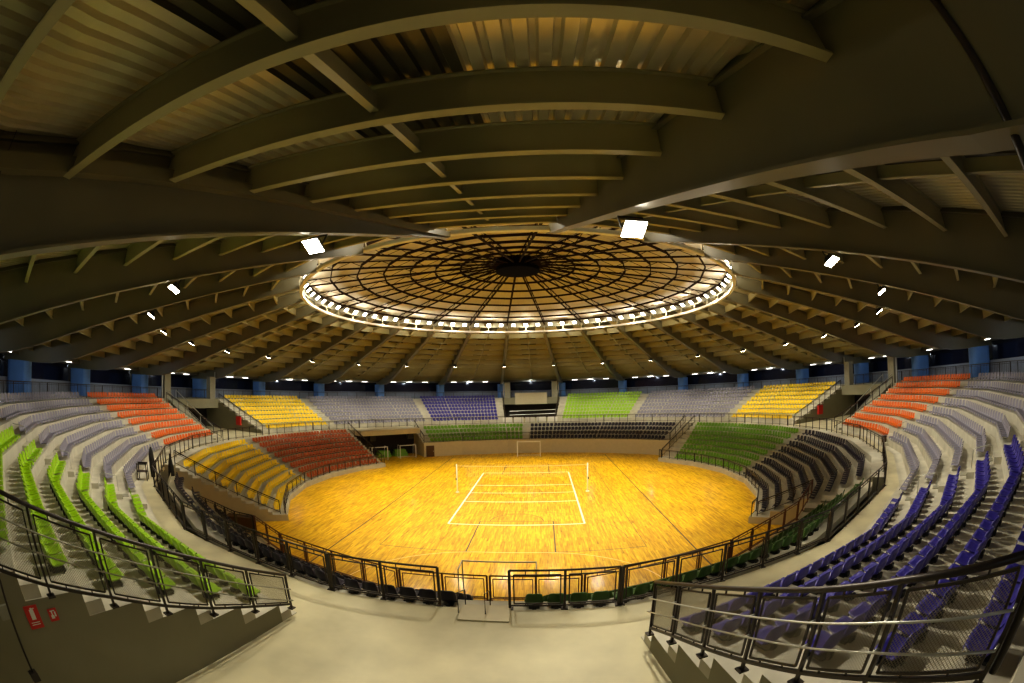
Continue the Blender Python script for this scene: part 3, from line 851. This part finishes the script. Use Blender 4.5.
# step box at the gap in front of the opening
t = thing('access_stair', 'small pale step block leading down to the near rows through the railing gap', 'steps', (.45, -27.45, ZC))
mb = MB()
mb.box(V(0, -.02, -.02), (1.15, .75, .12)); mb.box(V(0, .55, -.25), (1.15, .5, .12)); mb.box(V(0, 1.0, -.48), (1.15, .5, .12)); mb.box(V(0, 1.5, -.75), (1.15, .5, .12))
mb.build('tread_block', M['fieldwall'], t)
for s in (-.6, .02):
    mb = MB(); mb.tube([V(s, -.1, .05), V(s, -.1, .62), V(s, .8, .25), V(s, .8, -.4)], .016, 6); mb.build('handrail', M['rail'], t)
# things on the left walkway
b = V(-18.85, -21.95, ZC)
t = thing('metal_frame_stand', 'small dark metal frame standing on the left walkway', 'stand', b, radians(42))
mb = MB()
for x in (-.3, .3):
    for y in (-.25, .25): mb.bar(V(x, y, 0), V(x, y, .95), .04)
    mb.bar(V(x, -.25, .9), V(x, .25, .9), .03)
mb.bar(V(-.3, -.25, .9), V(.3, -.25, .9), .03)
mb.build('leg_frame', M['rail'], t)
mb = MB(); mb.box(V(0, 0, .5), (.64, .54, .03)); mb.box(V(0, .25, .9), (.64, .04, .12)); mb.build('shelf', M['rail'], t)
b = P(28.1, -136, ZC-.2)
mb = MB()
mb.tube([P(28.35, -137.5, ZC+.0), P(28.33, -137.5, ZC+.6), P(28.35, -137.5, ZC+1.3), P(28.35, -137.5, ZC+1.7)], [.14, .2, .17, .06], 10)
mb.build('folded_cover', M['cloth'], smooth=True, label='dark folded cloth bundled upright against the left walkway railing', cat='cloth', loc=b)
b = V(-19.7, -18.9, 1.9)
mb = MB(); mb.tube([b, b+V(0, 0, .9), b+V(.05, 0, 2.2), b+V(.05, 0, 3.0)], [.2, .27, .2, .04], 10)
mb.build('folded_parasol', M['cloth'], smooth=True, label='tall dark furled cover standing at the corner of the left tunnel edge', cat='cover', loc=b)
# dustbin on right walkway
b = P(29.1, 120, ZC); t = thing('waste_bin', 'small dark bin standing at the foot of the right aisle', 'bin', b)
mb = MB(); mb.tube([V(0, 0, 0), V(0, 0, .6)], [.17, .22], 14); mb.build('body', M['brown'], t, smooth=True)
mb = MB(); mb.tube([V(0, 0, .6), V(0, 0, .66)], [.235, .2], 14); mb.build('rim', M['rail'], t)

# ------------------------------------------------------------------ near side wall fittings
az = -172.5
def on_wall(r, z, out=.02): return P(r, az, z)+V(cos(radians(az)), -sin(radians(az)), 0)*(-out if False else 0)
aw = radians(-172.5); Tn = V(cos(aw), -sin(aw), 0); RvW = V(sin(aw), cos(aw), 0)
Tn = Tn if (Tn.x > 0) else -Tn        # points to the opening (towards +x)
def sign(r0, r1, z0, z1, name, label, glyph):
    c = RvW*((r0+r1)/2)+V(0, 0, (z0+z1)/2)+Tn*.012
    t = thing(name, label, 'sign', c)
    w, h = abs(r1-r0), abs(z1-z0)
    def pt(u, v, d=0): return -RvW*u+V(0, 0, v)+Tn*d      # u to the viewer's right
    def rect(mb, u0, v0, u1, v1, d0, d1):
        mb.hexa([pt(u0, v0, d0), pt(u1, v0, d0), pt(u1, v1, d0), pt(u0, v1, d0), pt(u0, v0, d1), pt(u1, v0, d1), pt(u1, v1, d1), pt(u0, v1, d1)])
    mb = MB(); rect(mb, -w/2, -h/2, w/2, h/2, -.01, .0); mb.build('plate', M['redsign'], t)
    mb = MB()
    if glyph == 'ext':
        # white cylinder pictogram with horn and two bars of writing
        rect(mb, -.045, -h*.10, .045, h*.34, .0, .004); rect(mb, -.02, h*.34, .02, h*.41, 0, .004); rect(mb, .02, h*.36, .07, h*.39, 0, .004)
        rect(mb, -w*.32, -h*.24, w*.32, -h*.21, 0, .004); rect(mb, -w*.32, -h*.33, w*.32, -h*.30, 0, .004)
    else:
        rect(mb, -.05, -.055, .015, .0, 0, .004); rect(mb, -.03, .0, -.005, .075, 0, .004); rect(mb, .03, -.03, .06, .05, 0, .004); rect(mb, -.05, .06, .05, .075, 0, .004)
    mb.build('pictogram', M['white'], t)
sign(35.22, 35.50, 5.62, 5.98, 'extinguisher_sign', 'tall red sign with white extinguisher pictogram on the left side wall', 'ext')
sign(34.86, 35.04, 5.67, 5.87, 'alarm_sign', 'small red square sign with white pictogram on the left side wall', 'al')
# pipe with small box on that wall
pA = V(-4.30, -35.50, 6.55); pB = V(-4.30, -35.66, 5.15)
t = thing('wall_pipe', 'dark pipe running down the left side wall at the edge of the opening', 'pipe', pB)
mb = MB(); mb.tube([pA+V(0, -.05, .6)-pB, pA-pB, V(0, 0, 0)], .022, 8); mb.build('tube', M['rail'], t, smooth=True)
mb = MB(); mb.box(V(-.12, .02, .93), (.05, .2, .2)); mb.build('junction_box', M['col'], t)
mb = MB(); mb.box(V(0, 0, 0), (.12, .16, .14)); mb.build('clamp', M['rail'], t)
# vertical conduit (right) and thin cable (left)
mb = MB(); mb.tube([V(4.66, -35.62, z) for z in (7.05, 8.5, 10.1, 11.2, 11.8)], .045, 10)
mb.build('conduit', M['rail'], smooth=True, label='thick dark conduit rising from the right railing past the roof girder', cat='conduit', loc=V(4.66, -35.62, 6.9))
mb = MB(); mb.tube([V(-4.52, -35.5, z) for z in (7.7, 10, 12, 13.6)], .009, 6)
mb.build('hanging_cable', M['rail'], label='thin dark cable hanging down beside the left roof girder', cat='cable', loc=V(-4.52, -35.5, 7.7))

# aisle handrails on the upper stands
for a in (-150, -120, 120, 150):
    for k in (1, 3, 5):
        Ro, z = UP[k]
        r = Ro-.45; b = P(r, a, z)
        side = 'left' if a < 0 else 'right'
        nm = 'grey and %s' % ({-150: 'green', -120: 'orange', 120: 'orange', 150: 'blue'}[a])
        mb = MB(); d = P(1, a, 0)
        mb.tube([b, b+V(0, 0, .85), b+V(0, 0, .9)+d*.08, b+V(0, 0, 1.0)+d*.75, b+d*.85+V(0, 0, .95), b+d*.85+V(0, 0, .30)], .02, 6)
        mb.build('aisle_handrail', M['pipe'], label='thin aisle handrail between %s seats, beside the %s row, %s stand' % (nm, nth(k+1), side), cat='handrail', group='aisle handrails', loc=b)
        mb = MB(); b2 = P(Ro-.9, a+(1.6 if a < 0 else -1.6)*0, z+.005)
# dark floor hatches beside the aisles
for a in (-150, 150):
    for k in range(0, 7):
        Ro, z = UP[k+1] if k < 7 else UP[7]
        b = P(Ro-PITCH-.012, a, z-.22) if False else P(Ro-.75, a-(.2 if a > 0 else -.2), z+.012)
        mb = MB(); mb.box(b, (.42, .38, .03), a)
        mb.build('floor_hatch', M['col'], label='dark square hatch plate in the %s aisle, %s step row up' % ('left' if a < 0 else 'right', nth(k+2)), cat='hatch', group='aisle hatch plates', loc=b)

# ------------------------------------------------------------------ seats
def shell_mesh(mb, n=6, detail=True):
    """plastic shell: pan and curved back, faces -y (towards the court) when placed; y+ is outwards"""
    prof = [(-.235, .05), (-.225, .115), (-.16, .105), (-.03, .065), (.08, .07), (.14, .13), (.175, .24), (.205, .35), (.215, .375)]
    wid = [.30, .38, .43, .44, .44, .44, .43, .38, .28]
    prof = [(y*1.12, z*1.32+.01) for y, z in prof]
    if not detail:
        prof = [prof[i] for i in (0, 1, 4, 5, 7)]; wid = [wid[i] for i in (1, 1, 4, 5, 7)]; n = 2
    grid = []
    for (y, z), w in zip(prof, wid):
        row = []
        for i in range(n+1):
            u = -1+2*i/n
            lift = .075*abs(u)**2.2*max(0, 1-abs(y)/.5)
            if z > .2: row.append(V(u*w/2, y-.07*u*u, z-.03*abs(u)**3))
            else: row.append(V(u*w/2, y-(.03*u*u if y > .1 else -.03*u*u if y < -.2 else 0), z+lift))
        grid.append(row)
    top = []; th = .022
    for g in grid: top.append(len(mb.v)); mb.v += g
    if detail:
        bot = []
        for j, g in enumerate(grid):
            bot.append(len(mb.v))
            y = prof[j]
            up = j > 4
            mb.v += [p+(V(0, th, -.006) if up else V(0, .004, -th)) for p in g]
    for j in range(len(grid)-1):
        for i in range(n):
            mb.f.append((top[j]+i, top[j]+i+1, top[j+1]+i+1, top[j+1]+i)); mb.m.append(mb.cur)
            if detail: mb.f.append((bot[j]+i+1, bot[j]+i, bot[j+1]+i, bot[j+1]+i+1)); mb.m.append(mb.cur)
        if detail:
            mb.f.append((top[j], top[j+1], bot[j+1], bot[j])); mb.m.append(mb.cur)
            mb.f.append((top[j]+n, bot[j]+n, bot[j+1]+n, top[j+1]+n)); mb.m.append(mb.cur)
    if detail:
        for j in (0, len(grid)-1):
            for i in range(n):
                q_ = (top[j]+i, bot[j]+i, bot[j]+i+1, top[j]+i+1); mb.f.append(q_ if j == 0 else q_[::-1]); mb.m.append(mb.cur)
protoS = {}
for k in SEAT:
    mb = MB(); shell_mesh(mb); protoS[k] = mb.mesh('seat_shell_'+k.replace(' ', '_'), [M['seat_'+k]], True)
mb = MB()
mb.box(V(0, 0, .02), (.26, .30, .04)); mb.box(V(0, .17, .06), (.10, .05, .12)); mb.bar(V(-.2, -.1, .012), V(.2, -.1, .012), .03, .024)
bracket_me = mb.mesh('seat_bracket', [M['bracket']])

seats = []      # (location, azimuth of bay, colour, key words for label)
def fill_row(R, z, a0, a1, colour, where, rown, anchor_a, sp=.5):
    """seats of one row between two bearings; the row is straight within each bay"""
    A = azs(a0, a1)
    items = []
    for a, b in zip(A, A[1:]):
        c = 15*round((a+b)/30)
        p, q_ = PP(R, a, z), PP(R, b, z)
        rv = P(1, c, 0)
        d = q_-p; l = d.length; n = int(l/sp+.25)
        if n < 1: continue
        g = l/n
        d.normalize()
        for i in range(n):
            x = p+d*(g*(i+.5))+rv*.25
            items.append((x, c))
    items.sort(key=lambda it: abs(degrees(atan2(it[0].x, it[0].y))-anchor_a) if anchor_a is not None else 0)
    for i, (x, c) in enumerate(items): seats.append([x, c, colour, where, rown, i+1])
def fill(rows, a0, a1, colour, where, anchor, marg=1.0, **kw):
    for k, (Ri, z) in enumerate(rows): fill_row(Ri, z, a0, a1, colour, where, k+1, anchor, **kw)
UPS = [(R0+PITCH*k, ZC+RISE*(k+1)) for k in range(7)]+[(R0+PITCH*7, ZT)]
LRS = [(19.95+.93*k, .45+.42*k) for k in range(8)]
NRS = [(23.6+.98*k, 1.9+.55*k) for k in (1, 2, 3)]
FRS = [(23.75 if k == 0 else 23.6+.98*k, 1.9+.475*k) for k in range(4)]
for a0, a1, col, where, an in ((-171.5, -151.1, 'green', 'from the opening railing, left upper stand', -172), (-148.9, -121.1, 'grey', 'from the green block, left upper stand', -150),
        (-118.9, -99.4, 'orange', 'from the grey block, left upper stand', -120), (-80.6, -61.1, 'yellow', 'from the left opening, left upper stand', -82),
        (-58.9, -31.1, 'grey', 'x', -60), (-28.9, -9.4, 'blue', 'x', -30), (9.4, 28.9, 'green', 'x', 30), (31.1, 58.9, 'grey', 'x', 60), (61.1, 80.6, 'yellow', 'x', 82),
        (99.4, 118.9, 'orange', 'x', 120), (121.1, 148.9, 'grey', 'from the blue block, right upper stand', 150), (151.1, 171.5, 'blue', 'from the opening railing, right upper stand', 172)):
    fill(UPS, a0, a1, col, where, an)
fill(LRS, -127.2, -95.2, 'yellow', 'x', -128); fill(LRS, -92.8, -58.6, 'rust', 'x', -93)
for k, (Ri, z) in enumerate(LRS): fill_row(Ri, z, 57.5-.6*k, 91.1, 'deep green', 'x', k+1, 91)
for k, (Ri, z) in enumerate(LRS): fill_row(Ri, z, 93.5, 130.0 if k < 4 else 136.5, 'black', 'x', k+1, 131)
fill(FRS, -33.5, -2.2, 'deep green', 'x', 0); fill(FRS, .2, 46.5, 'black', 'x', 0)
fill(NRS, 141.6, 177.2, 'dark green', 'from the stair gap, lower block at right', 178)
fill(NRS, -179.3, -151.0, 'black', 'from the stair gap, lower block at left', -180)
# rows of the wedge beside the left tunnel
for k, (Ri, z) in enumerate(NRS):
    fill_row(Ri, z, -149.8, (-144, -139.5, -136.8)[k], 'black', 'beyond the bend, lower block at left', k+1, -150)

# which seats show largest: nearest ones inside the view of the camera
F = 432.7346; YAW, PIT, ROL = -.0654, .1076, -.0193
cy, sy, cp, sp_ = cos(YAW), sin(YAW), cos(PIT), sin(PIT)
Fw = V(sy*cp, cy*cp, sp_); Rt = V(cy, -sy, 0); Up = Rt.cross(Fw)
Rt, Up = Rt*cos(ROL)+Up*sin(ROL), Rt*(-sin(ROL))+Up*cos(ROL)
def in_view(p):
    d = p-CAM; L_ = d.length; d = d/L_
    th = math.acos(max(-1, min(1, d.dot(Fw)))); r = 2*F*sin(th/2); a, b = d.dot(Rt), d.dot(Up); s = hypot(a, b)+1e-9
    x, y = 512+r*a/s, 341.5-r*b/s
    return 2 < x < 1022 and 2 < y < 681
cand = []
for s in seats:
    p = s[0]+V(0, 0, .25)
    if s[3] != 'x' and in_view(p): cand.append(((p-CAM).length, s))
cand.sort(key=lambda t: t[0])
near = [s for _, s in cand[:300]]
nid = set(id(s) for s in near)
for x, c, colour, where, rown, i in near:
    lab = '%s seat, %s row up, %s %s' % (colour, nth(rown), nth(i), where)
    o = bpy.data.objects.new('stadium_seat', None); COL.objects.link(o); o.empty_display_size = .1
    o.location = x; o.rotation_euler = (0, 0, radians(-c))
    tag(o, lab, 'seat', 'seats around the near opening')
    a = bpy.data.objects.new('shell', protoS[colour]); COL.objects.link(a); a.parent = o
    b = bpy.data.objects.new('bracket', bracket_me); COL.objects.link(b); b.parent = o
far = MB(); unit = MB(); shell_mesh(unit, detail=False)
for v in unit.v: v.z *= 1.14; v.x *= 1.06
keys = list(SEAT)
for s in seats:
    if id(s) in nid: continue
    x, c, colour = s[0], s[1], s[2]
    a = radians(c); cx_, sx_ = cos(a), sin(a); k = keys.index(colour)
    i0 = len(far.v)
    for v in unit.v: far.v.append(V(x.x+v.x*cx_+v.y*sx_, x.y-v.x*sx_+v.y*cx_, x.z+v.z))
    for f in unit.f: far.f.append(tuple(i0+q_ for q_ in f)); far.m.append(k)
far.build('distant_seating', [M['seat_'+k] for k in keys], label='rows of small coloured seats filling the far stands around the court', cat='seating', kind='stuff')

# ------------------------------------------------------------------ world, camera, render look
w = bpy.data.worlds.new('World'); scene.world = w; w.use_nodes = True
bg = w.node_tree.nodes['Background']; bg.inputs[0].default_value = (.02, .03, .06, 1); bg.inputs[1].default_value = .4
cam = bpy.data.cameras.new('Camera'); co = bpy.data.objects.new('Camera', cam); COL.objects.link(co)
co.location = CAM
co.matrix_world = Matrix(((Rt.x, Up.x, -Fw.x, CAM.x), (Rt.y, Up.y, -Fw.y, CAM.y), (Rt.z, Up.z, -Fw.z, CAM.z), (0, 0, 0, 1)))
cam.type = 'PANO'; cam.sensor_width = 36; cam.sensor_fit = 'HORIZONTAL'; cam.clip_start = .02; cam.clip_end = 300
cc = cam.cycles if hasattr(cam, 'cycles') and hasattr(cam.cycles, 'panorama_type') else cam
cc.panorama_type = 'FISHEYE_EQUISOLID'; cc.fisheye_lens = F*36/1024; cc.fisheye_fov = radians(220)
scene.camera = co
scene.view_settings.view_transform = 'Standard'; scene.view_settings.look = 'Medium High Contrast'; scene.view_settings.exposure = 0; scene.view_settings.gamma = 1
cy_ = scene.cycles
cy_.use_denoising = True; cy_.max_bounces = 7; cy_.diffuse_bounces = 4; cy_.glossy_bounces = 3; cy_.transmission_bounces = 2; cy_.sample_clamp_indirect = 6
cy_.use_adaptive_sampling = True; cy_.adaptive_threshold = .02
print('SEATS', len(seats), 'near', len(near), 'objects', len(scene.objects))
